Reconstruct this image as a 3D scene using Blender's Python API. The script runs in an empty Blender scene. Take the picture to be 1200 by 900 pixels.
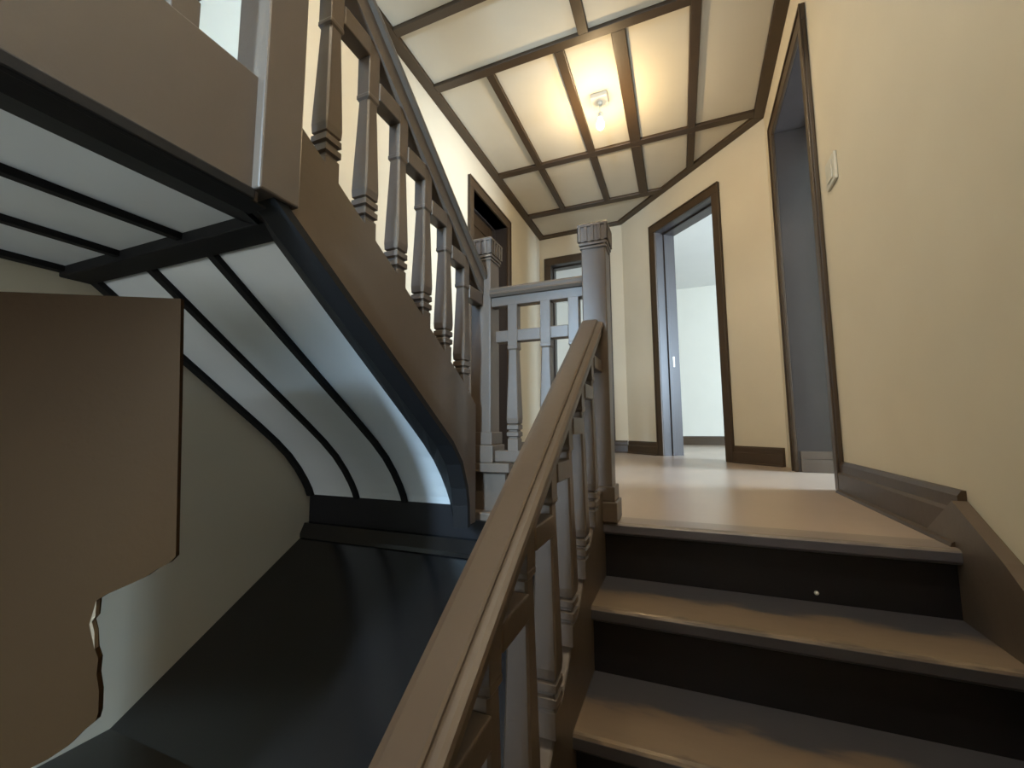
import bpy, bmesh, math, random
from mathutils import Vector, Matrix
random.seed(7)
scene = bpy.context.scene
COL = scene.collection

# ------------------------------------------------------------------ camera
F_PX = 488.23
PITCH, YAW, ROLL = 0.1021, 0.3817, -0.0055
CAM = Vector((0, 0, 0.315))
fw = Vector((-math.sin(YAW)*math.cos(PITCH), math.cos(YAW)*math.cos(PITCH), math.sin(PITCH)))
rt0 = Vector((math.cos(YAW), math.sin(YAW), 0)); up0 = rt0.cross(fw)
rt = rt0*math.cos(ROLL) + up0*math.sin(ROLL); up = up0*math.cos(ROLL) - rt0*math.sin(ROLL)
cam = bpy.data.cameras.new('camera'); cam_o = bpy.data.objects.new('camera', cam); COL.objects.link(cam_o)
cam.sensor_fit = 'HORIZONTAL'; cam.sensor_width = 36; cam.lens = F_PX/1200*36
cam.clip_start = 0.02; cam.clip_end = 100
M = Matrix((rt, up, -fw)).transposed().to_4x4(); M.translation = CAM
cam_o.matrix_world = M
scene.camera = cam_o

# ------------------------------------------------------------------ world, exposure, lights
w = bpy.data.worlds.new('world'); scene.world = w; w.use_nodes = True
bg = w.node_tree.nodes['Background']; bg.inputs[0].default_value = (0.62, 0.78, 1.0, 1); bg.inputs[1].default_value = 0.6
vs = scene.view_settings
vs.view_transform = 'Standard'; vs.look = 'None'; vs.gamma = 1; vs.use_curve_mapping = False
vs.exposure = 0.74
COOL = (0.60, 0.79, 1.0)

def area(name, loc, target, sx, sy, power, color):
    l = bpy.data.lights.new(name, 'AREA'); l.shape = 'RECTANGLE'; l.size = sx; l.size_y = sy
    l.energy = power; l.color = color
    o = bpy.data.objects.new(name, l); COL.objects.link(o); o.location = loc
    o.rotation_euler = (Vector(target)-Vector(loc)).to_track_quat('-Z', 'Y').to_euler()
    return o
# daylight entering through window openings around the hall, plus added fills
area('daylight_east_room', (4.35, 3.0, 1.5), (0.7, 3.0, 0.7), 1.5, 1.6, 330, COOL)
area('daylight_north_room', (4.35, 6.3, 1.5), (0.0, 6.3, 1.2), 1.3, 1.5, 17, (0.86, 0.93, 1.0))
area('daylight_west_room', (-4.75, 6.3, 1.5), (-1.0, 6.3, 1.2), 1.3, 1.5, 17, (0.86, 0.93, 1.0))
area('daylight_stair_window', (-0.435, -1.86, 1.12), (-0.8, 1.5, 0.3), 0.14, 0.7, 110, (0.50, 0.74, 1.0))
area('added_low_fill', (-1.2, -1.86, 0.05), (-1.2, 1.0, 0.3), 0.6, 0.6, 10, (0.85, 0.93, 1.0))  # low fill added to brighten the left wall and soffit; no known window
stair_fill = bpy.data.lights.new('stair_head_fill', 'POINT'); stair_fill.energy = 70; stair_fill.color = (1.0, 0.88, 0.70); stair_fill.shadow_soft_size = 0.06  # unseen warm light added overhead to brighten the hall and stairs
slo = bpy.data.objects.new('stair_head_fill', stair_fill); COL.objects.link(slo); slo.location = (0.05, 0.1, 3.2)
area('daylight_upper_hall', (-1.35, -1.86, 1.95), (-0.9, 1.5, 1.2), 1.4, 1.1, 37, (0.46, 0.69, 1.0))

# ------------------------------------------------------------------ materials
def mat(name, c, rough=0.5, c2=None, scale=6, mix=0.5, bump=0.0, bscale=60, spec=0.5, stretch=None, detail=4, sub=None):
    m = bpy.data.materials.new(name); m.use_nodes = True
    nt = m.node_tree; b = nt.nodes['Principled BSDF']
    b.inputs['Roughness'].default_value = rough
    b.inputs['Specular IOR Level'].default_value = spec
    tc = nt.nodes.new('ShaderNodeTexCoord'); src = tc.outputs['Object']
    if stretch:
        mp = nt.nodes.new('ShaderNodeMapping'); mp.inputs['Scale'].default_value = stretch
        nt.links.new(src, mp.inputs['Vector']); src = mp.outputs['Vector']
    n = nt.nodes.new('ShaderNodeTexNoise'); n.inputs['Scale'].default_value = scale; n.inputs['Detail'].default_value = detail
    nt.links.new(src, n.inputs['Vector'])
    r = nt.nodes.new('ShaderNodeValToRGB')
    c2 = c2 or tuple(x*0.85 for x in c)
    r.color_ramp.elements[0].position = 0.5-mix/2; r.color_ramp.elements[1].position = 0.5+mix/2
    r.color_ramp.elements[0].color = (*c2, 1); r.color_ramp.elements[1].color = (*c, 1)
    nt.links.new(n.outputs['Fac'], r.inputs['Fac']); nt.links.new(r.outputs['Color'], b.inputs['Base Color'])
    if bump:
        n2 = nt.nodes.new('ShaderNodeTexNoise'); n2.inputs['Scale'].default_value = bscale; n2.inputs['Detail'].default_value = 3
        nt.links.new(src, n2.inputs['Vector'])
        bp = nt.nodes.new('ShaderNodeBump'); bp.inputs['Strength'].default_value = bump; bp.inputs['Distance'].default_value = 0.004
        nt.links.new(n2.outputs['Fac'], bp.inputs['Height']); nt.links.new(bp.outputs['Normal'], b.inputs['Normal'])
    return m
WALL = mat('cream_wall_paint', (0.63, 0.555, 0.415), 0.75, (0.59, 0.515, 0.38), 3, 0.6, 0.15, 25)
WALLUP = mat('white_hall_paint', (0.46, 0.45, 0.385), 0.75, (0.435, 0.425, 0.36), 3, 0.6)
ROOMCEIL = mat('room_ceiling_paint', (0.72, 0.73, 0.70), 0.75, (0.69, 0.70, 0.67), 3, 0.6)
JAMB = mat('dark_jamb_paint', (0.050, 0.041, 0.038), 0.34, (0.042, 0.034, 0.031), 6, 0.6, 0.1, 40)
WALLROOM = mat('pale_room_paint', (0.66, 0.63, 0.54), 0.75, (0.63, 0.60, 0.51), 3, 0.6)
CEILP = mat('ceiling_panel_paint', (0.60, 0.545, 0.435), 0.7, (0.55, 0.50, 0.40), 2.5, 0.7, 0.2, 12)
SOFF = mat('soffit_panel_paint', (0.70, 0.71, 0.69), 0.45, (0.64, 0.65, 0.63), 3, 0.6, 0.15, 10)
BROWN = mat('brown_gloss_paint', (0.105, 0.077, 0.055), 0.38, (0.088, 0.064, 0.046), 5, 0.6, 0.12, 40)
TRIM = mat('brown_trim_paint', (0.056, 0.033, 0.015), 0.42, (0.046, 0.027, 0.013), 8, 0.6, 0.1, 40)
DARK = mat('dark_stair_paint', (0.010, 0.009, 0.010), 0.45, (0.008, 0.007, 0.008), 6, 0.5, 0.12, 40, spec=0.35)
BLACK = mat('black_batten_paint', (0.007, 0.006, 0.006), 0.6, (0.005, 0.005, 0.005), 6, 0.5, 0.1, 40, spec=0.25)
BOARD = mat('black_boarding_paint', (0.007, 0.006, 0.006), 0.20, (0.005, 0.0045, 0.0045), 3, 0.6, 0.10, 9, spec=0.9)
FLOORM = mat('painted_floor', (0.38, 0.29, 0.22), 0.30, (0.30, 0.235, 0.18), 3, 0.5, 0.12, 30, stretch=(1, 0.5, 1), detail=8)
HARD = mat('brown_hardboard', (0.033, 0.0165, 0.006), 0.7, (0.027, 0.0135, 0.005), 2.5, 0.7, 0.2, 50, spec=0.05)
TORN = mat('torn_board_edge', (0.17, 0.12, 0.07), 0.9)
WHITEP = mat('white_plastic', (0.62, 0.58, 0.47), 0.4)
METAL = mat('brass_metal', (0.55, 0.52, 0.45), 0.3)
METAL.node_tree.nodes['Principled BSDF'].inputs['Metallic'].default_value = 1

def tread_material(name, edge, front, mid, back, low):
    m = bpy.data.materials.new(name); m.use_nodes = True
    nt = m.node_tree; b = nt.nodes['Principled BSDF']; b.inputs['Roughness'].default_value = 0.36
    tc = nt.nodes.new('ShaderNodeTexCoord')
    sp = nt.nodes.new('ShaderNodeSeparateXYZ'); nt.links.new(tc.outputs['Object'], sp.inputs[0])
    n = nt.nodes.new('ShaderNodeTexNoise'); n.inputs['Scale'].default_value = 14; n.inputs['Detail'].default_value = 8
    mp = nt.nodes.new('ShaderNodeMapping'); mp.inputs['Scale'].default_value = (0.5, 1.6, 1)
    nt.links.new(tc.outputs['Object'], mp.inputs[0]); nt.links.new(mp.outputs[0], n.inputs['Vector'])
    # wear band: local y runs 0 (nosing) .. 0.25 (riser)
    a = nt.nodes.new('ShaderNodeMath'); a.operation = 'MULTIPLY_ADD'; a.inputs[1].default_value = 0.16; a.inputs[2].default_value = -0.08
    nt.links.new(n.outputs['Fac'], a.inputs[0])
    s = nt.nodes.new('ShaderNodeMath'); s.operation = 'ADD'; nt.links.new(sp.outputs['Y'], s.inputs[0]); nt.links.new(a.outputs[0], s.inputs[1])
    r = nt.nodes.new('ShaderNodeValToRGB')
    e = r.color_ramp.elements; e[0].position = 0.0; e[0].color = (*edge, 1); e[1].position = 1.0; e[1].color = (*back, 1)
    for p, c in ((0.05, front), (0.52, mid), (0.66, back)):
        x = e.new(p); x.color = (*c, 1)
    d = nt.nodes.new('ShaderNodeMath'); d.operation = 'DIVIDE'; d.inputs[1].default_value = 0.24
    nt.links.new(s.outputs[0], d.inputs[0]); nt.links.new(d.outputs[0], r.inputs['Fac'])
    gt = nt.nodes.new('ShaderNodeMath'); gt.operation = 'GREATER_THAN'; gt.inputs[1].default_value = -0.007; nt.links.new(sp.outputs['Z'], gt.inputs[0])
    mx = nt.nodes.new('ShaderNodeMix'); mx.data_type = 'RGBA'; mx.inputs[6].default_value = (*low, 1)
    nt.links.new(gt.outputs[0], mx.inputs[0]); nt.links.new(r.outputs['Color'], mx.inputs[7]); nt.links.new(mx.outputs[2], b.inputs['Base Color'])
    bp = nt.nodes.new('ShaderNodeBump'); bp.inputs['Strength'].default_value = 0.15; bp.inputs['Distance'].default_value = 0.004
    nt.links.new(n.outputs['Fac'], bp.inputs['Height']); nt.links.new(bp.outputs['Normal'], b.inputs['Normal'])
    return m
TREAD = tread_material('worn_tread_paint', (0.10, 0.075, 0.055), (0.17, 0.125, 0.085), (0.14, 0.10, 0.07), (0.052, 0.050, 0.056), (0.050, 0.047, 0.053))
NOSING = tread_material('landing_nosing_paint', (0.16, 0.13, 0.11), (0.20, 0.16, 0.13), (0.24, 0.19, 0.15), (0.27, 0.21, 0.16), (0.085, 0.08, 0.092))
def emis(name, c, s):
    m = bpy.data.materials.new(name); m.use_nodes = True; b = m.node_tree.nodes['Principled BSDF']
    b.inputs['Base Color'].default_value = (*c, 1); b.inputs['Emission Color'].default_value = (*c, 1); b.inputs['Emission Strength'].default_value = s
    return m

# ------------------------------------------------------------------ helpers
WLOC = {}
def link(name, data, parent, loc):
    o = bpy.data.objects.new(name, data); COL.objects.link(o)
    loc = Vector(loc); WLOC[o] = loc
    if parent: o.parent = parent; o.location = loc - WLOC[parent]
    else: o.location = loc
    return o
def thing(name, label, cat, loc=(0, 0, 0), group=None):
    o = link(name, None, None, loc); o['label'] = label; o['category'] = cat
    if group: o['group'] = group
    return o
def tag(o, label=None, cat=None, kind=None):
    if label: o['label'] = label
    if cat: o['category'] = cat
    if kind: o['kind'] = kind
    return o
def mesh(name, bm, m):
    bmesh.ops.recalc_face_normals(bm, faces=bm.faces)
    me = bpy.data.meshes.new(name); bm.to_mesh(me); bm.free(); me.materials.append(m); return me
def ob(name, bm, m, parent=None, loc=(0, 0, 0)):
    """mesh in world coordinates, stored relative to loc"""
    loc = Vector(loc)
    if loc.length: bmesh.ops.translate(bm, verts=bm.verts, vec=-loc)
    return link(name, mesh(name, bm, m), parent, loc)
def bev(bm, r, geom=None):
    if r: bmesh.ops.bevel(bm, geom=geom or list(bm.edges), offset=r, segments=2, profile=0.5, affect='EDGES')
def add_prism(bm, pts, vec):
    """solid from 3D polygon pts extruded by vec"""
    vec = Vector(vec); n = len(pts)
    a = [bm.verts.new(Vector(p)) for p in pts]; b = [bm.verts.new(Vector(p)+vec) for p in pts]
    bm.faces.new(a); bm.faces.new(b[::-1])
    for i in range(n): bm.faces.new((a[i], b[i], b[(i+1) % n], a[(i+1) % n]))
    return a + b
def add_box(bm, x0, x1, y0, y1, z0, z1, r=0):
    t = bmesh.new(); add_prism(t, [(x0, y0, z0), (x1, y0, z0), (x1, y1, z0), (x0, y1, z0)], (0, 0, z1-z0)); bev(t, r)
    merge(bm, t)
def merge(bm, t):
    bmesh.ops.recalc_face_normals(t, faces=t.faces)
    me = bpy.data.meshes.new('tmp'); t.to_mesh(me); t.free(); bm.from_mesh(me); bpy.data.meshes.remove(me)
def box(x0, x1, y0, y1, z0, z1, r=0):
    bm = bmesh.new(); add_box(bm, x0, x1, y0, y1, z0, z1, r); return bm
def prism(pts, vec, r=0):
    bm = bmesh.new(); add_prism(bm, pts, vec); bev(bm, r); return bm
def prism_x(yz, x0, x1, r=0): return prism([(x0, y, z) for y, z in yz], (x1-x0, 0, 0), r)
def prism_z(xy, z0, z1, r=0): return prism([(x, y, z0) for x, y in xy], (0, 0, z1-z0), r)
def prism_y(xz, y0, y1, r=0): return prism([(x, y0, z) for x, z in xz], (0, y1-y0, 0), r)
class Frame:
    """vertical plane: s along A->B, n towards the outside (away from the hall)"""
    def __init__(self, A, B, out):
        self.A = Vector((A[0], A[1], 0)); d = Vector((B[0]-A[0], B[1]-A[1], 0)); self.L = d.length; self.d = d.normalized()
        n = Vector((-self.d.y, self.d.x, 0)); self.n = n if n.dot(Vector((out[0], out[1], 0))) > 0 else -n
    def p(self, s, n, z): return self.A + self.d*s + self.n*n + Vector((0, 0, z))
    def box(self, bm, s0, s1, n0, n1, z0, z1, r=0):
        t = bmesh.new(); add_prism(t, [self.p(s0, n0, z0), self.p(s1, n0, z0), self.p(s1, n1, z0), self.p(s0, n1, z0)], (0, 0, z1-z0)); bev(t, r); merge(bm, t)
    def nbox(self, *a, **k): bm = bmesh.new(); self.box(bm, *a, **k); return bm
    def profile(self, s0, s1, nz): return prism([self.p(s0, n, z) for n, z in nz], self.d*(s1-s0))
def wall(name, fr, z0, z1, openings=(), t=0.25, s0=0, s1=None, m=WALL):
    """wall slab of pieces around its openings (s0, s1, z0, z1), one mesh"""
    s1 = fr.L if s1 is None else s1
    bm = bmesh.new(); cur = s0
    for a, b, za, zb in sorted(openings):
        if a > cur: fr.box(bm, cur, a, 0, t, z0, z1)
        if za > z0: fr.box(bm, a, b, 0, t, z0, za)
        if zb < z1: fr.box(bm, a, b, 0, t, zb, z1)
        cur = b
    if cur < s1: fr.box(bm, cur, s1, 0, t, z0, z1)
    return tag(ob(name, bm, m), kind='structure')
def doorway(name, fr, a, b, h, t=0.25, cw=0.085, z0=0, depth_stop=0.09):
    """a, b, h = clear opening inside the lining"""
    root = link(name, None, None, fr.p((a+b)/2, 0, z0)); root['kind'] = 'structure'
    pr = 0.022; g = 0.02; L0 = WLOC[root]
    ob('casing', fr.nbox(a-cw, a, -pr, 0, z0, h, r=0.005), TRIM, root, L0)
    ob('casing', fr.nbox(b, b+cw, -pr, 0, z0, h, r=0.005), TRIM, root, L0)
    ob('head_casing', fr.nbox(a-cw, b+cw, -pr, 0, h, h+cw+0.01, r=0.005), TRIM, root, L0)
    for s in (a-cw, b+cw-0.016): ob('casing_bead', fr.nbox(s, s+0.016, -pr-0.008, -pr+0.001, z0, h+cw+0.01, r=0.003), TRIM, root, L0)
    ob('head_bead', fr.nbox(a-cw+0.016, b+cw-0.016, -pr-0.008, -pr+0.001, h+cw-0.006, h+cw+0.01, r=0.003), TRIM, root, L0)
    ob('jamb', fr.nbox(a-g, a, 0.0, t+0.005, z0, h), JAMB, root, L0)
    ob('jamb', fr.nbox(b, b+g, 0.0, t+0.005, z0, h), JAMB, root, L0)
    ob('head_lining', fr.nbox(a-g, b+g, 0.0, t+0.005, h, h+g), JAMB, root, L0)
    ob('door_stop', fr.nbox(a, a+0.015, depth_stop, depth_stop+0.04, z0, h, r=0.003), JAMB, root, L0)
    ob('door_stop', fr.nbox(b-0.015, b, depth_stop, depth_stop+0.04, z0, h, r=0.003), JAMB, root, L0)
    ob('door_stop', fr.nbox(a+0.015, b-0.015, depth_stop, depth_stop+0.04, h-0.015, h, r=0.003), JAMB, root, L0)
    return root
BASEP = [(0, 0), (-0.028, 0), (-0.028, 0.088), (-0.019, 0.097), (-0.019, 0.13), (-0.010, 0.144), (0, 0.144)]
def baseboard(name, fr, segs, z=0, root=None):
    for i, (a, b) in enumerate(segs):
        nm = name if i == 0 else name + '_%d' % (i+1)
        o = ob(nm, fr.profile(a, b, [(n, q+z) for n, q in BASEP]), TRIM, None, fr.p(a, 0, z)); o['kind'] = 'structure'
        ob('shoe_moulding', fr.profile(a, b, [(-0.028, z), (-0.043, z), (-0.040, z+0.010), (-0.028, z+0.016)]), TRIM, o, fr.p(a, 0, z))

# ------------------------------------------------------------------ plan
R, G, Y0 = 0.18, 0.2277, 1.4262
XR = lambda y: 0.6924 + 0.0285*(y-2)
XL = -1.66; CEIL = 2.845
RC = (0.741, 3.716); FD = (-0.576, 5.130); FL = (XL, 5.164)
ZB = -7*R                     # storey floor at the foot of the lower flight
FR = Frame((XR(-1.9), -1.9), RC, (1, 0))
FG = Frame(FD, RC, (1, 1))
FF = Frame(FL, FD, (0, 1))
FLW = Frame((XL, -1.9), (XL, 5.164), (-1, 0))
UF = 0.90                     # upper floor level
HC = 3.6                      # ceiling of the stair head

# ------------------------------------------------------------------ floors
fl = ob('floor', prism_z([(-4.8, 1.56), (-0.60, 1.56), (-0.60, 1.526), (1.0, 1.526), (1.0, 0.4), (4.4, 0.4), (4.4, 7.5), (-4.8, 7.5)], -0.2, 0.0), FLOORM); tag(fl, kind='structure')
f2 = ob('floor_lower', box(-0.30, 0.72, -1.9, 1.3, ZB-0.1, ZB), FLOORM); tag(f2, kind='structure')
f3 = ob('floor_upper', prism_z([(-2.8, -1.9), (-0.745, -1.9), (-0.745, 0.53), (XL, 0.53), (XL, 1.22), (-2.8, 1.22)], 0.80, UF), FLOORM); tag(f3, kind='structure')

# ------------------------------------------------------------------ walls
right_door = (4.40, 5.27)     # s along FR (s = y + 1.9, nearly)
wall('wall_right', FR, ZB, HC, [(right_door[0]-0.02, right_door[1]+0.02, -0.2, 2.46)], t=0.30)
diag_door = (0.605, 1.385)
wall('wall_corner', FG, -0.2, CEIL+0.1, [(diag_door[0]-0.02, diag_door[1]+0.02, -0.2, 2.46)])
far_door = (0.155, 0.85)
wall('wall_far', FF, -0.2, CEIL+0.1, [(far_door[0]-0.02, far_door[1]+0.02, -0.2, 2.46)])
left_door = (5.09, 5.89)
wall('wall_left', FLW, -1.3, UF, s1=FLW.L+0.25, openings=[(left_door[0]-0.02, left_door[1]+0.02, 0.0, UF)])
wall('wall_left_upper', FLW, UF, HC, s0=3.22, s1=FLW.L+0.25, openings=[(left_door[0]-0.02, left_door[1]+0.02, UF, 2.46)])
FB = Frame((-2.8, -1.9), (XR(-1.9)+0.3, -1.9), (0, -1))
wall('wall_back', FB, -1.36, HC, [(0.74, 2.16, 1.39, 2.51), (1.3, 1.9, -0.25, 0.35), (2.285, 2.44, 0.75, 1.49)])
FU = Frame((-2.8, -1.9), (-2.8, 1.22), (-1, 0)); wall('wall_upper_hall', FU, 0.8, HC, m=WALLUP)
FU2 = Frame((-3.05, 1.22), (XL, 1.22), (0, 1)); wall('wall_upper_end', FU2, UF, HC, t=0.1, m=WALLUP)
tag(ob('added_shade_wall', box(-0.352, -0.265, -1.9, -0.005, ZB, 1.5), WALL), kind='structure')  # unseen partition added to block back-window light from treads and balusters
# rooms beyond the doorways
FN = Frame((-4.8, 7.5), (4.4, 7.5), (0, 1)); wall('wall_north_room', FN, -0.2, 2.75, m=WALLROOM)
FE = Frame((4.4, 0.4), (4.4, 7.5), (1, 0)); wall('wall_east_room', FE, -0.2, 2.75, [(1.85, 3.35, 0.7, 2.3), (5.25, 6.55, 0.75, 2.25)], m=WALLROOM)
FW = Frame((-4.8, 1.5), (-4.8, 7.5), (-1, 0)); wall('wall_west_room', FW, -0.2, 2.75, [(4.15, 5.45, 0.75, 2.25)], m=WALLROOM)
FS = Frame((0.95, 0.4), (4.4, 0.4), (0, -1)); wall('wall_south_room', FS, -0.2, 2.75, m=WALLROOM)
baseboard('baseboard_north_room', FN, [(0, FN.L)])
cr = bmesh.new()
add_prism(cr, [(-4.8, 5.20, 2.64), (-0.56, 5.16, 2.64), (0.90, 3.80, 2.64), (4.4, 3.80, 2.64), (4.4, 7.5, 2.64), (-4.8, 7.5, 2.64)], (0, 0, 0.1))
add_prism(cr, [(0.85, 0.4, 2.64), (4.4, 0.4, 2.64), (4.4, 3.80, 2.64), (0.95, 3.80, 2.64)], (0, 0, 0.1))
tag(ob('ceiling_rooms', cr, ROOMCEIL), kind='structure')
# header and stair-head ceiling
tag(ob('wall_header', box(-2.8, 1.0, 0.98, 1.08, CEIL, HC), WALL), kind='structure')
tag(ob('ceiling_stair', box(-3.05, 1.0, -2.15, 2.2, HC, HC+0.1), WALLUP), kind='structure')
# inner wall of the left room behind its closed door keeps the light out
tag(ob('wall_left_room', box(-1.98, -1.93, 2.6, 4.6, 0, 2.8), WALL), kind='structure')

# baseboards of the hall
baseboard('baseboard_right', FR, [(3.355, right_door[0]-0.085)])
baseboard('baseboard_corner', FG, [(0.02, diag_door[0]-0.085), (diag_door[1]+0.085, FG.L-0.02)])
baseboard('baseboard_far', FF, [(0.03, far_door[0]-0.085), (far_door[1]+0.085, FF.L-0.01)])
baseboard('baseboard_left', FLW, [(3.62, left_door[0]-0.085), (left_door[1]+0.085, FLW.L-0.03)])

# doorways
d1 = doorway('door_1', FR, *right_door, 2.44, t=0.30, depth_stop=0.20)
for n0, z1 in ((0.0, 0.085), (0.0, 0.14)):
    ob('plinth_rail', FR.nbox(right_door[1]-0.012 if z1 < 0.1 else right_door[1]-0.007, right_door[1], 0.012, 0.195, 0 if z1 < 0.1 else 0.085, z1, r=0.003), BROWN, d1, WLOC[d1])
d2 = doorway('door_2', FG, *diag_door, 2.44, t=0.25, depth_stop=0.10)
bm = FG.nbox(diag_door[0]-0.001, diag_door[0]+0.003, 0.165, 0.185, 0.95, 1.06); FG.box(bm, diag_door[0], diag_door[0]+0.005, 0.17, 0.18, 0.99, 1.02)
tag(ob('strike_plate', bm, METAL, d2, WLOC[d2]), 'small bright metal strike plate')
d3 = doorway('door_3', FF, *far_door, 2.44, t=0.22, depth_stop=0.09)
d4 = doorway('door_4', FLW, *left_door, 2.46, t=0.25, depth_stop=0.13)
# closed door leaf in the left wall: stiles, rails and recessed panels
a, b = left_door; L0 = WLOC[d4]
leaf = ob('door_leaf', FLW.nbox(a+0.004, b-0.004, 0.172, 0.20, 0.006, 2.445), TRIM, d4, L0)
for s0, s1, z0, z1 in ((a+0.004, a+0.11, 0.006, 2.445), (b-0.11, b-0.004, 0.006, 2.445), (a+0.11, b-0.11, 0.006, 0.2), (a+0.11, b-0.11, 1.0, 1.14), (a+0.11, b-0.11, 2.32, 2.445)):
    ob('door_rail', FLW.nbox(s0, s1, 0.158, 0.173, z0, z1, r=0.003), TRIM, leaf, L0)

# ------------------------------------------------------------------ ceiling with its beams and panels
def clip(poly, axis, lim, keep_less):
    out = []
    for i in range(len(poly)):
        p, q = poly[i], poly[(i+1) % len(poly)]
        ip = (p[axis] <= lim) == keep_less; iq = (q[axis] <= lim) == keep_less
        if ip: out.append(p)
        if ip != iq:
            t = (lim-p[axis])/(q[axis]-p[axis]); out.append((p[0]+t*(q[0]-p[0]), p[1]+t*(q[1]-p[1])))
    return out
def rectclip(poly, x0, x1, y0, y1):
    for ax, lim, less in ((0, x0, False), (0, x1, True), (1, y0, False), (1, y1, True)):
        poly = clip(poly, ax, lim, less)
        if len(poly) < 3: return []
    return poly
def inset(poly, d):
    n = len(poly); out = []
    c = Vector((sum(p[0] for p in poly)/n, sum(p[1] for p in poly)/n))
    lines = []
    for i in range(n):
        p, q = Vector(poly[i]), Vector(poly[(i+1) % n]); t = (q-p).normalized(); nn = Vector((-t.y, t.x))
        if nn.dot(c-p) < 0: nn = -nn
        lines.append((p+nn*d, t))
    for i in range(n):
        (p, t), (q, u) = lines[i-1], lines[i]
        den = t.x*u.y-t.y*u.x; k = ((q-p).x*u.y-(q-p).y*u.x)/den
        out.append(tuple(p+t*k))
    return out
CP = [(XL, 1.0), (XR(1.0), 1.0), RC, FD, FL]
ceil = ob('ceiling', prism_z([(XL-0.05, 0.98), (XR(1.0)+0.05, 0.98), (RC[0]+0.05, RC[1]+0.03), (FD[0]+0.02, FD[1]+0.06), (FL[0]-0.05, FL[1]+0.05)], CEIL, CEIL+0.1), CEILP); tag(ceil, kind='structure')
IN = inset(CP, 0.078)
zb = CEIL-0.030
for i in range(5):
    j = (i+1) % 5
    ob('wall_beam', prism_z([CP[i], CP[j], IN[j], IN[i]], zb, CEIL, r=0.003), TRIM, ceil)
BY = {0: (1.948, 2.003), 1: (2.426, 2.490), 2: (3.606, 3.678), 3: (4.485, 4.570)}
L1, L2, L3, L4, LN = (-1.186, -1.128), (-0.683, -0.617), (-0.305, -0.217), (0.166, 0.226), (-0.502, -0.436)
beams = []
def beam(x0, x1, y0, y1):
    p = rectclip(IN, x0, x1, y0, y1)
    if p: ob('beam', prism_z(p, zb, CEIL, r=0.003), TRIM, ceil)
XMIN, XMAX = XL, 0.9
beam(XMIN, L4[0], *BY[0]); beam(XMIN, L4[0], *BY[1]); beam(XMIN, XMAX, *BY[2]); beam(XMIN, XMAX, *BY[3])
beam(L4[0], L4[1], 1.0, BY[2][0]); beam(L4[0], L4[1], BY[2][1], 4.6)
for L in (L1, L2, L3):
    beam(*L, BY[1][1], BY[2][0]); beam(*L, BY[2][1], BY[3][0])
beam(*LN, BY[0][1], BY[1][0])
def panel(x0, x1, y0, y1):
    p = rectclip(IN, x0, x1, y0, y1)
    if len(p) < 3: return
    p = inset(p, 0.004) if len(p) >= 3 else p
    bm = prism_z(p, CEIL-0.008, CEIL+0.001)
    ob('panel', bm, CEILP, ceil)
cols = [(XMIN, L1[0]), (L1[1], L2[0]), (L2[1], L3[0]), (L3[1], L4[0])]
for c in cols: panel(*c, BY[1][1], BY[2][0]); panel(*c, BY[2][1], BY[3][0])
panel(L4[1], XMAX, 1.0, BY[2][0]); panel(L4[1], XMAX, BY[2][1], BY[3][0])
panel(XMIN, XMAX, BY[3][1], 5.2)
panel(XMIN, LN[0], BY[0][1], BY[1][0]); panel(LN[1], L4[0], BY[0][1], BY[1][0]); panel(XMIN, L4[0], 1.0, BY[0][0])

# ------------------------------------------------------------------ lower staircase
st = thing('staircase', 'dark painted lower stairs with worn treads rising to the landing', 'staircase', (0.2, 0.2, ZB))
XS = -0.25
for k in range(7):
    y = Y0-k*G; z = -k*R
    xr = XR(y)-0.003
    depth = G+0.035 if k else 0.10
    t = prism_x([(y, z-0.008), (y+0.004, z-0.002), (y+0.012, z), (y+depth, z), (y+depth, z-0.04), (y+0.012, z-0.04), (y+0.004, z-0.036), (y, z-0.030)], XS, xr)
    o = ob('tread', t, TREAD, st, (0.0, y, z))
    if k == 0:
        o.data.materials[0] = NOSING; o.name = 'landing_nosing'
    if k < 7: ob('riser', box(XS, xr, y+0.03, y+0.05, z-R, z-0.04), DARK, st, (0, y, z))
    if k == 0:
        bm = bmesh.new(); bmesh.ops.create_uvsphere(bm, u_segments=10, v_segments=6, radius=0.006)
        bmesh.ops.translate(bm, verts=bm.verts, vec=(0.335, y+0.029, z-0.155)); tag(ob('nail_head', bm, WHITEP, st, (0.335, y, z)), 'pale nail head in the top riser')
strtop = lambda y: -0.03+0.70*(y-1.2)
ob('closed_string', prism_x([(1.515, ZB), (1.515, -0.045), (1.43, -0.045), (1.43, 0.100), (1.375, 0.095), (0.2, strtop(0.2)), (0.0, strtop(0.0)), (0.0, ZB)], -0.305, XS, r=0.004), BROWN, st)
pts = [(1.62, 0.0), (1.45, 0.118), (1.27, 0.014), (1.0, -0.185), (-0.3, -1.15), (-0.3, ZB), (0.0, ZB), (1.62, -0.2)]
bm = bmesh.new()
a_ = [bm.verts.new((XR(y)-0.033, y, z)) for y, z in pts]; b_ = [bm.verts.new((XR(y)-0.001, y, z)) for y, z in pts]
bm.faces.new(a_); bm.faces.new(b_[::-1])
for i in range(len(pts)): bm.faces.new((a_[i], b_[i], b_[(i+1) % len(pts)], a_[(i+1) % len(pts)]))
ob('wall_string', bm, BROWN, st)

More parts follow.
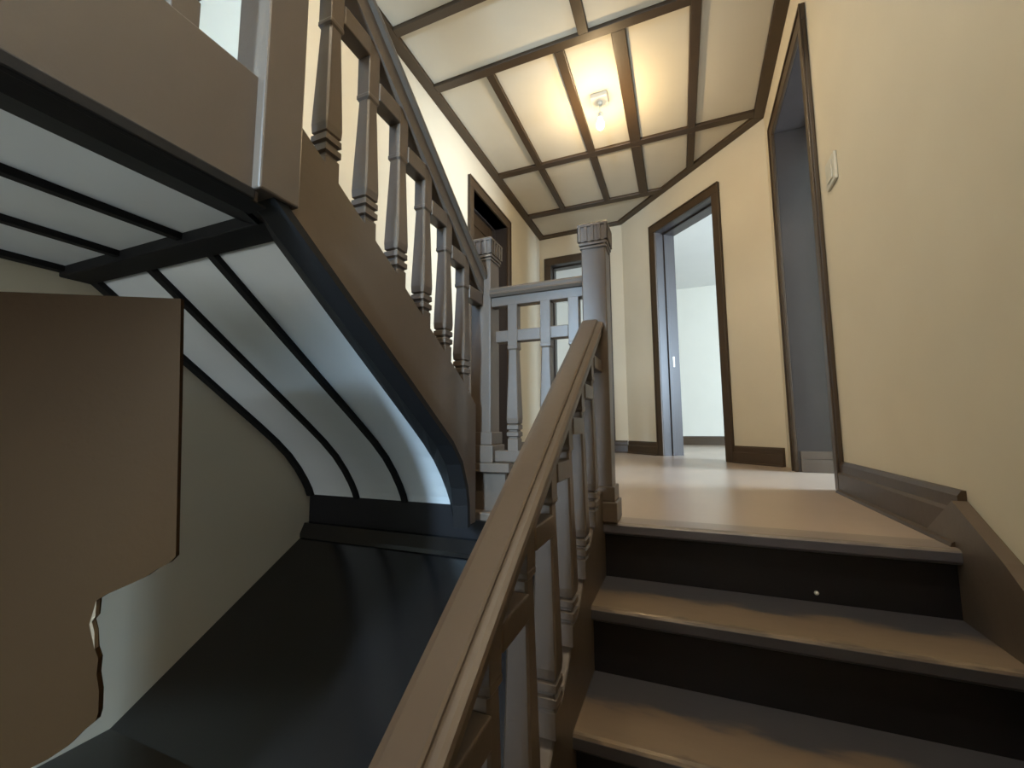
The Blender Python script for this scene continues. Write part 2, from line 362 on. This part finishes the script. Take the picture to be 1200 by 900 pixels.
# ------------------------------------------------------------------ newels
def newel(name, label, x, y, z0, z1, s=0.086, plinth=True, cap=True, drop=0):
    t = thing(name, label, 'newel post', (x, y, z0)); L0 = (x, y, z0); h = s/2
    ob('shaft', box(x-h, x+h, y-h, y+h, z0-drop, z1-0.085 if cap else z1, r=0.004), BROWN, t, L0)
    if plinth:
        q = h+0.016; bm = box(x-q, x+q, y-q, y+q, z0, z0+0.066, r=0.004); p = h+0.009
        ob('plinth', bm, BROWN, t, L0)
        ob('plinth_cap', box(x-p, x+p, y-p, y+p, z0+0.066, z0+0.115, r=0.004), BROWN, t, L0)
    if cap:
        for i, (e, za, zb_) in enumerate(((0.004, 0.098, 0.088), (0.007, 0.086, 0.075))):
            ob('fillet', box(x-h-e, x+h+e, y-h-e, y+h+e, z1-za, z1-zb_, r=0.002), BROWN, t, L0)
        c = h+0.011
        core = box(x-c+0.004, x+c-0.004, y-c+0.004, y+c-0.004, z1-0.073, z1-0.012)
        # chamfered crown
        add_prism_top(core, x, y, c, z1)
        cp = ob('cap', core, BROWN, t, L0)
        # reeds between the flutes on each face
        n = 5; wd = 2*c/(n*2-1)
        for f in range(4):
            for i in range(n):
                u0 = -c+2*i*wd; u1 = u0+wd
                if f == 0: bx = (x+u0, x+u1, y-c, y-c+0.005)
                elif f == 1: bx = (x+u0, x+u1, y+c-0.005, y+c)
                elif f == 2: bx = (x-c, x-c+0.005, y+u0, y+u1)
                else: bx = (x+c-0.005, x+c, y+u0, y+u1)
                ob('reed', box(*bx, z1-0.073, z1-0.018, r=0.0015), BROWN, cp, L0)
    return t
def add_prism_top(bm, x, y, c, z1):
    t = bmesh.new(); r = c-0.012
    lo = [t.verts.new((x+a*c, y+b*c, z1-0.018)) for a, b in ((-1, -1), (1, -1), (1, 1), (-1, 1))]
    mid = [t.verts.new((x+a*c, y+b*c, z1-0.010)) for a, b in ((-1, -1), (1, -1), (1, 1), (-1, 1))]
    hi = [t.verts.new((x+a*r, y+b*r, z1)) for a, b in ((-1, -1), (1, -1), (1, 1), (-1, 1))]
    t.faces.new(lo[::-1]); t.faces.new(hi)
    for A, B in ((lo, mid), (mid, hi)):
        for i in range(4): t.faces.new((A[i], A[(i+1) % 4], B[(i+1) % 4], B[i]))
    merge(bm, t)
    for q in ():
        pass
newel('newel_post', 'square newel post with fluted cap standing at the landing edge, bluish sheen on its front', -0.262, 1.478, 0.0, 1.045)
newel('newel_post', 'square newel post with fluted cap on the bottom step of the upper stairs', -0.716, 1.497, 0.18, 1.075)
newel('newel_post', 'tall brown newel post hanging at the head of the upper stairs', -0.728, 0.533, 0.748, 1.98, plinth=False, drop=0)

# ------------------------------------------------------------------ baluster
def baluster_mesh(h, stop, ring=0.050, name='baluster'):
    """square-section baluster, base at z=0, two rings, tapered chamfered shaft"""
    bm = bmesh.new()
    prof = [(0, .021, 0), (ring-.004, .021, 0), (ring, .0175, 0), (ring+.004, .0175, 0), (ring+.008, .0235, 0), (ring+.022, .0235, 0), (ring+.026, .0175, 0), (ring+.030, .0175, 0),
            (ring+.034, .0235, 0), (ring+.048, .0235, 0), (ring+.052, .0175, 0), (ring+.056, .0225, 0.0), (ring+.075, .0245, 0.003), (ring+.11, .0240, 0.004), (stop-.014, .0172, 0.004), (stop-.008, .0205, 0.0), (stop, .0205, 0.0), (stop+.003, .0195, 0), (h, .0195, 0)]
    rows = []
    for z, r, c in prof:
        c = max(c, 0.0012); q = [(-r+c, -r), (r-c, -r), (r, -r+c), (r, r-c), (r-c, r), (-r+c, r), (-r, r-c), (-r, -r+c)]
        rows.append([bm.verts.new((x, y, z)) for x, y in q])
    bm.faces.new(rows[0][::-1]); bm.faces.new(rows[-1])
    for A, B in zip(rows, rows[1:]):
        for i in range(8): bm.faces.new((A[i], A[(i+1) % 8], B[(i+1) % 8], B[i]))
    return mesh(name, bm, BROWN)

# ---- lower flight balustrade
lb = thing('stair_balustrade', 'sloping brown balustrade with wide handrail beside the lower stairs', 'balustrade', (-0.265, 0.7, -0.3))
ltop = lambda y: 0.678+0.668*(y-1.42)
rail_yz = lambda y0, y1, za, zb_, f: [(y0, f(y0)+za), (y1, f(y1)+za), (y1, f(y1)+zb_), (y0, f(y0)+zb_)]
hr = bmesh.new()
YA, YB = 0.06, 1.434
sec = [(-0.312, -0.014), (-0.307, -0.003), (-0.297, 0.0), (-0.256, 0.0), (-0.252, -0.003), (-0.252, -0.009), (-0.248, -0.009), (-0.241, -0.010), (-0.234, -0.014), (-0.232, -0.022), (-0.236, -0.030), (-0.306, -0.030), (-0.312, -0.024)]
def sweep_rail(sec, y0, y1, f, x_off=0.0):
    bm = bmesh.new(); A = [bm.verts.new((x+x_off, y0, f(y0)+z)) for x, z in sec]; B = [bm.verts.new((x+x_off, y1, f(y1)+z)) for x, z in sec]
    bm.faces.new(A); bm.faces.new(B[::-1]); n = len(sec)
    for i in range(n): bm.faces.new((A[i], B[i], B[(i+1) % n], A[(i+1) % n]))
    return bm
ob('handrail', sweep_rail(sec, YA, YB, ltop), BROWN, lb, WLOC[lb])
ob('rail_board', prism_x(rail_yz(YA, YB, -0.055, -0.029, ltop), -0.292, -0.239), BROWN, lb, WLOC[lb])
by = [1.276-0.1465*i for i in range(9)]
bx = -0.263
bmz = baluster_mesh(0.512, 0.445)
for y in by:
    o = link('baluster', bmz, lb, (bx, y, ltop(y)-0.050-0.512))
for y1, y0 in zip([1.44]+by, by):
    zc = ltop((y0+y1)/2)-0.098
    ob('cross_rail', box(bx-0.016, bx+0.0225, y0+0.018, y1-0.018, zc-0.042, zc, r=0.003), BROWN, lb, WLOC[lb])

# ---- landing balustrade between the two lower newels
lg = thing('landing_balustrade', 'short level balustrade between the two newels at the landing edge', 'balustrade', (-0.49, 1.48, 0.18))
yc_ = 1.483
sec_y = [(-0.036, -0.012), (-0.028, -0.002), (-0.018, 0), (0.018, 0), (0.028, -0.002), (0.036, -0.012), (0.032, -0.022), (0.038, -0.030), (0.030, -0.040), (-0.030, -0.040), (-0.038, -0.030), (-0.032, -0.022)]
ob('handrail', prism([(-0.675, yc_+y, 0.862+z) for y, z in sec_y], (0.372, 0, 0)), BROWN, lg, WLOC[lg])
ob('rail_board', box(-0.675, -0.303, yc_-0.020, yc_+0.020, 0.785, 0.824, r=0.003), BROWN, lg, WLOC[lg])
ob('bottom_rail', box(-0.675, -0.303, yc_-0.022, yc_+0.022, 0.182, 0.226, r=0.004), BROWN, lg, WLOC[lg])
lbm = baluster_mesh(0.570, 0.400)
lx = [-0.585, -0.4525, -0.345]
for x in lx: link('baluster', lbm, lg, (x, yc_, 0.222))
for x0, x1 in zip([-0.675]+lx, lx+[-0.303]):
    if x1-x0 > 0.05: ob('cross_rail', box(x0+0.019, x1-0.019, yc_-0.020, yc_+0.018, 0.641, 0.687, r=0.003), BROWN, lg, WLOC[lg])

# ------------------------------------------------------------------ upper staircase
us = thing('staircase', 'upper stairs with brown outer string and pale panelled underside', 'staircase', (-1.2, 1.5, 0))
XO, XI, XB = -0.705, -0.748, -0.88
ob('outer_string', prism_x([(0.51, 0.765), (0.51, 0.99), (0.57, 0.951), (0.87, 0.762), (1.288, 0.480), (1.392, 0.398), (1.392, -0.028), (1.318, -0.028), (1.315, 0.03), (1.30, 0.105), (1.262, 0.190), (1.200, 0.258), (1.115, 0.322), (0.96, 0.437), (0.714, 0.616)], XI, XO), BROWN, us)
for k in range(1, 5):
    y0 = 1.435-0.225*(k-1); z = R*k
    x1 = -0.59 if k == 1 else XI-0.002
    ob('tread', prism_z([(XL+0.002, y0+0.075), (XI-0.004, y0+0.075)] + ([(XI-0.004, y0)] if k == 1 else []) + [(x1, y0), (x1, y0+0.26), (XL+0.002, y0+0.26)][0 if k == 1 else 1:], z-0.035, z, r=0.004), BROWN, us, (-1.2, y0, z))
    ob('riser', box(XL+0.002, XI-0.004 if k > 1 else -0.64, y0+0.225, y0+0.24, z-R+0.02, z-0.035), BROWN, us, (-1.2, y0, z))
# closed end of the bottom step towards the well
ob('step_end', box(-0.745, -0.62, 1.47, 1.49, 0.0, 0.145), BROWN, us, (-0.7, 1.47, 0))
ob('landing_edge', box(-0.752, -0.30, 1.425, 1.56, -0.032, 0.0, r=0.006), BROWN, us, (-0.7, 1.47, 0))
# soffit curve (y, z)
SC = [(0.66, 0.784), (0.86, 0.627), (1.24, 0.330), (1.32, 0.265), (1.39, 0.200), (1.445, 0.135), (1.487, 0.075), (1.513, 0.030), (1.525, 0.0)]
def offset_curve(c, d):
    out = []
    for i, (y, z) in enumerate(c):
        p = c[max(i-1, 0)]; q = c[min(i+1, len(c)-1)]; t = Vector((q[0]-p[0], q[1]-p[1])).normalized(); n = Vector((t.y, -t.x))   # up-right .. flipped below
        n = -n
        out.append((y+n.x*d, z+n.y*d))
    return out
def ribbon(c, x0, x1, d0, d1):
    A = offset_curve(c, d0); B = offset_curve(c, d1); bm = bmesh.new()
    rows = [[bm.verts.new((x, *p)) for x, p in ((x0, a), (x1, a), (x1, b), (x0, b))] for a, b in zip(A, B)]
    bm.faces.new(rows[0]); bm.faces.new(rows[-1][::-1])
    for P, Q in zip(rows, rows[1:]):
        for i in range(4): bm.faces.new((P[i], Q[i], Q[(i+1) % 4], P[(i+1) % 4]))
    return bm
SX = [XL+0.012, -1.365, -1.105, XB]             # strip centres
def smooth(o):
    for p in o.data.polygons: p.use_smooth = True
    return o
for i in range(3):
    x0 = SX[i]; x1 = SX[i+1]
    ob('soffit_panel', ribbon(SC, x0, x1-0.002, 0.0, 0.012), SOFF, us)
    ob('soffit_panel', box(x0, x1-0.002, -1.89, 0.60, 0.784, 0.795), SOFF, us)
for i, x in enumerate(SX[:3]):
    hw = 0.022 if i == 0 else 0.0115
    ob('soffit_strip', ribbon(SC, x-hw if i else XL+0.001, x+hw, -0.016, 0.001), BLACK, us)
    ob('soffit_strip', box(x-hw if i else XL+0.001, x+hw, -1.89, 0.60, 0.768, 0.785, r=0.002), BLACK, us)
ob('soffit_beam', box(XL+0.001, -0.80, 0.597, 0.672, 0.755, 0.790, r=0.004), BLACK, us)
# dark border boards stepping from the string up to the soffit
def loft(P, Q, t):
    bm = bmesh.new()
    rows = [[bm.verts.new(v) for v in (Vector(p), Vector(q), Vector(q)+Vector((0, 0, t)), Vector(p)+Vector((0, 0, t)))] for p, q in zip(P, Q)]
    bm.faces.new(rows[0]); bm.faces.new(rows[-1][::-1])
    for A, B in zip(rows, rows[1:]):
        for i in range(4): bm.faces.new((A[i], B[i], B[(i+1) % 4], A[(i+1) % 4]))
    return bm
SB = [(0.52, 0.757), (0.714, 0.614), (0.96, 0.437), (1.115, 0.322), (1.200, 0.258), (1.262, 0.190), (1.30, 0.105), (1.312, 0.045), (1.316, -0.030)]
ob('border_board', loft([(XI, y, z-0.003) for y, z in SB], [(XB-0.004, y, z-0.012) for y, z in SC], 0.012), BLACK, us)
ob('border_board', loft([(XI, y, 0.725) for y in (-1.89, 0.50)], [(XB-0.004, y, 0.772) for y in (-1.89, 0.66)], 0.012), BLACK, us)
# moulding along the bottom of the string and of the floor fascia
def mould(c, x0, x1, h0, h1):
    return ribbon(c, x0, x1, h0, h1)
ob('string_moulding', mould(SB, XO-0.002, XO+0.012, -0.004, 0.014), BLACK, us)
ob('floor_fascia', box(XI, XO, -1.89, 0.505, 0.728, 0.970, r=0.003), BROWN, us)
ob('fascia_moulding', box(XO-0.002, XO+0.012, -1.89, 0.490, 0.724, 0.745, r=0.003), BLACK, us)

ob('string_underside', loft([(XO, y-0.003, z-0.003) for y, z in SB], [(XI-0.004, y-0.003, z-0.003) for y, z in SB], 0.0035), BLACK, us)
ob('string_underside', loft([(XO, y, 0.7245) for y in (-1.89, 0.52)], [(XI-0.004, y, 0.7245) for y in (-1.89, 0.52)], 0.004), BLACK, us)

# ---- upper flight balustrade
ub = thing('stair_balustrade', 'brown balustrade with stepped cross rails on the upper stairs', 'balustrade', (-0.726, 1.0, 0.6))
utop = lambda y: 1.430-0.742*(y-0.779)
ob('handrail', sweep_rail(sec, 0.565, 1.46, utop, x_off=-0.453), BROWN, ub, WLOC[ub])
ob('rail_board', prism_x(rail_yz(0.565, 1.46, -0.092, -0.029, utop), -0.752, -0.702), BROWN, ub, WLOC[ub])
ux = -0.727
ustr = lambda y: 0.951-0.655*(y-0.57)
uy = [0.674+0.1295*i for i in range(6)]
ubm = baluster_mesh(0.535, 0.385)
for y in uy: link('baluster', ubm, ub, (ux, y, ustr(y)-0.008))
for y0, y1 in zip([0.565]+uy, uy+[1.465]):
    zc = utop((y0+y1)/2)-0.182
    ob('cross_rail', box(ux-0.018, ux+0.0225, y0+0.019, y1-0.019, zc, zc+0.05, r=0.003), BROWN, ub, WLOC[ub])
# ---- level balustrade of the upper floor
uf = thing('floor_balustrade', 'level balustrade on the upper floor edge beyond the tall newel', 'balustrade', (-0.726, 0.0, 0.97))
fbm = baluster_mesh(0.78, 0.62)
for i in range(8): link('baluster', fbm, uf, (ux, 0.366-0.131*i, 0.968))
ob('handrail', prism([(ux+y, 0.487, 1.83+z) for y, z in sec_y], (0, -2.3, 0)), BROWN, uf, WLOC[uf])
ob('rail_board', box(ux-0.022, ux+0.022, -1.8, 0.487, 1.745, 1.79), BROWN, uf, WLOC[uf])

# ------------------------------------------------------------------ landing front, boarding of the well
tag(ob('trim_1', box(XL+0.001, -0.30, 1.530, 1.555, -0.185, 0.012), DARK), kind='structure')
bd = thing('stairwell_boarding', 'black glossy sloping boarding covering the stairwell below the upper stairs', 'boarding', (-1.0, 1.0, -0.6))
ob('sloping_board', prism_x([(1.528, -0.165), (0.815, -0.597), (0.815, -0.625), (1.528, -0.195)], XL+0.002, -0.307), BOARD, bd, WLOC[bd])
ob('ledge', prism_x([(1.529, -0.128), (1.503, -0.128), (1.480, -0.172), (1.480, -0.19), (1.529, -0.165)], XL+0.002, -0.307), BOARD, bd, WLOC[bd])
ob('flat_board', prism_z([(XL+0.002, -1.85), (-0.356, -1.85), (-0.356, 0.004), (-0.307, 0.004), (-0.307, 0.815), (XL+0.002, 0.815)], -0.625, -0.597), BOARD, bd, WLOC[bd])
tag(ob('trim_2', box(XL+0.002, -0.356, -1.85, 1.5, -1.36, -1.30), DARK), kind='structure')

# ------------------------------------------------------------------ brown hardboard sheet with a torn edge
def ray(x, y): return fw + rt*((x-600)/F_PX) + up*((450-y)/F_PX)
P1 = Vector((-0.80, 0.455, 0)); DIR = Vector((0.85, 0.53, 0)).normalized(); NB = Vector((-DIR.y, DIR.x, 0))
def on_board(x, y):
    d = ray(x, y); t = NB.dot(P1-CAM)/NB.dot(d); q = CAM+d*t; return ((q-P1).dot(DIR), q.z)
edge_px = [(212, 350), (210, 470), (207, 600), (206, 652), (198, 660), (184, 667), (171, 676), (158, 682), (140, 690), (124, 697), (114, 703), (112, 722), (107, 728), (110, 740), (111, 760), (115, 772), (113, 790), (116, 810), (115, 835), (112, 845), (96, 858), (80, 874), (56, 890), (30, 903)]
E = [on_board(*p) for p in edge_px]
zt = E[0][1]
s_low, z_low = E[-1]
poly = [(-0.62, zt-0.002)] + E + [(s_low-0.10, -0.45), (s_low-0.12, -0.597), (-0.62, -0.597)]
bm = prism([P1+DIR*s+Vector((0, 0, z)) for s, z in poly], NB*0.010)
hb = ob('hardboard_sheet', bm, HARD); tag(hb, 'brown hardboard sheet with a ragged torn edge standing on the boarding', 'board')
ob('torn_edge', prism([P1+DIR*s+Vector((0, 0, z))-NB*0.002 for s, z in [(E[10][0], E[10][1]), (E[11][0]+0.001, E[11][1]), (E[12][0]+0.002, E[12][1]), (E[13][0]+0.002, E[13][1]), (E[14][0]+0.001, E[14][1]), (E[12][0]-0.001, E[12][1]-0.004)]], NB*0.008), TORN, hb)

# ------------------------------------------------------------------ ceiling lamp
BX, BYY = -0.470, 3.02
lamp = thing('ceiling_lamp', 'bare glowing bulb hanging from a small white ceiling box', 'lamp', (BX, BYY, CEIL-0.008))
ob('ceiling_box', box(BX-0.062, BX+0.062, BYY-0.062, BYY+0.062, CEIL-0.045, CEIL-0.008, r=0.006), WHITEP, lamp, WLOC[lamp])
def lathe(prof, x, y, n=20):
    bm = bmesh.new(); rows = [[bm.verts.new((x+r*math.cos(2*math.pi*i/n), y+r*math.sin(2*math.pi*i/n), z)) for i in range(n)] for z, r in prof]
    bm.faces.new(rows[0]); bm.faces.new(rows[-1][::-1])
    for A, B in zip(rows, rows[1:]):
        for i in range(n): bm.faces.new((A[i], A[(i+1) % n], B[(i+1) % n], B[i]))
    return bm
zc = CEIL-0.045
smooth(ob('rose', lathe([(zc, 0.020), (zc-0.012, 0.018), (zc-0.018, 0.008)], BX, BYY), WHITEP, lamp, WLOC[lamp]))
smooth(ob('cord', lathe([(zc-0.018, 0.004), (zc-0.085, 0.004)], BX, BYY, 8), WHITEP, lamp, WLOC[lamp]))
ob('lamp_holder', lathe([(zc-0.083, 0.010), (zc-0.090, 0.016), (zc-0.125, 0.017), (zc-0.128, 0.014)], BX, BYY), WHITEP, lamp, WLOC[lamp])
zb2 = zc-0.125
smooth(ob('bulb', lathe([(zb2, 0.012), (zb2-0.015, 0.014), (zb2-0.035, 0.024), (zb2-0.055, 0.030), (zb2-0.075, 0.029), (zb2-0.09, 0.020), (zb2-0.097, 0.008)], BX, BYY), emis('glowing_bulb', (1.0, 0.86, 0.60), 25), lamp, WLOC[lamp]))
l = bpy.data.lights.new('bulb_light', 'POINT'); l.energy = 15; l.color = (1.0, 0.72, 0.38); l.shadow_soft_size = 0.03
lo = bpy.data.objects.new('bulb_light', l); COL.objects.link(lo); lo.location = (BX, BYY, zb2-0.135)

# ------------------------------------------------------------------ light switch
sw = thing('light_switch', 'small cream light switch on the wall beside the right doorway', 'light switch', FR.p(4.12, 0, 1.46))
ob('switch_plate', FR.nbox(4.055, 4.185, -0.012, 0, 1.405, 1.535, r=0.004), WHITEP, sw, WLOC[sw])
ob('rocker', FR.nbox(4.085, 4.155, -0.017, -0.012, 1.425, 1.515, r=0.002), WHITEP, sw, WLOC[sw])
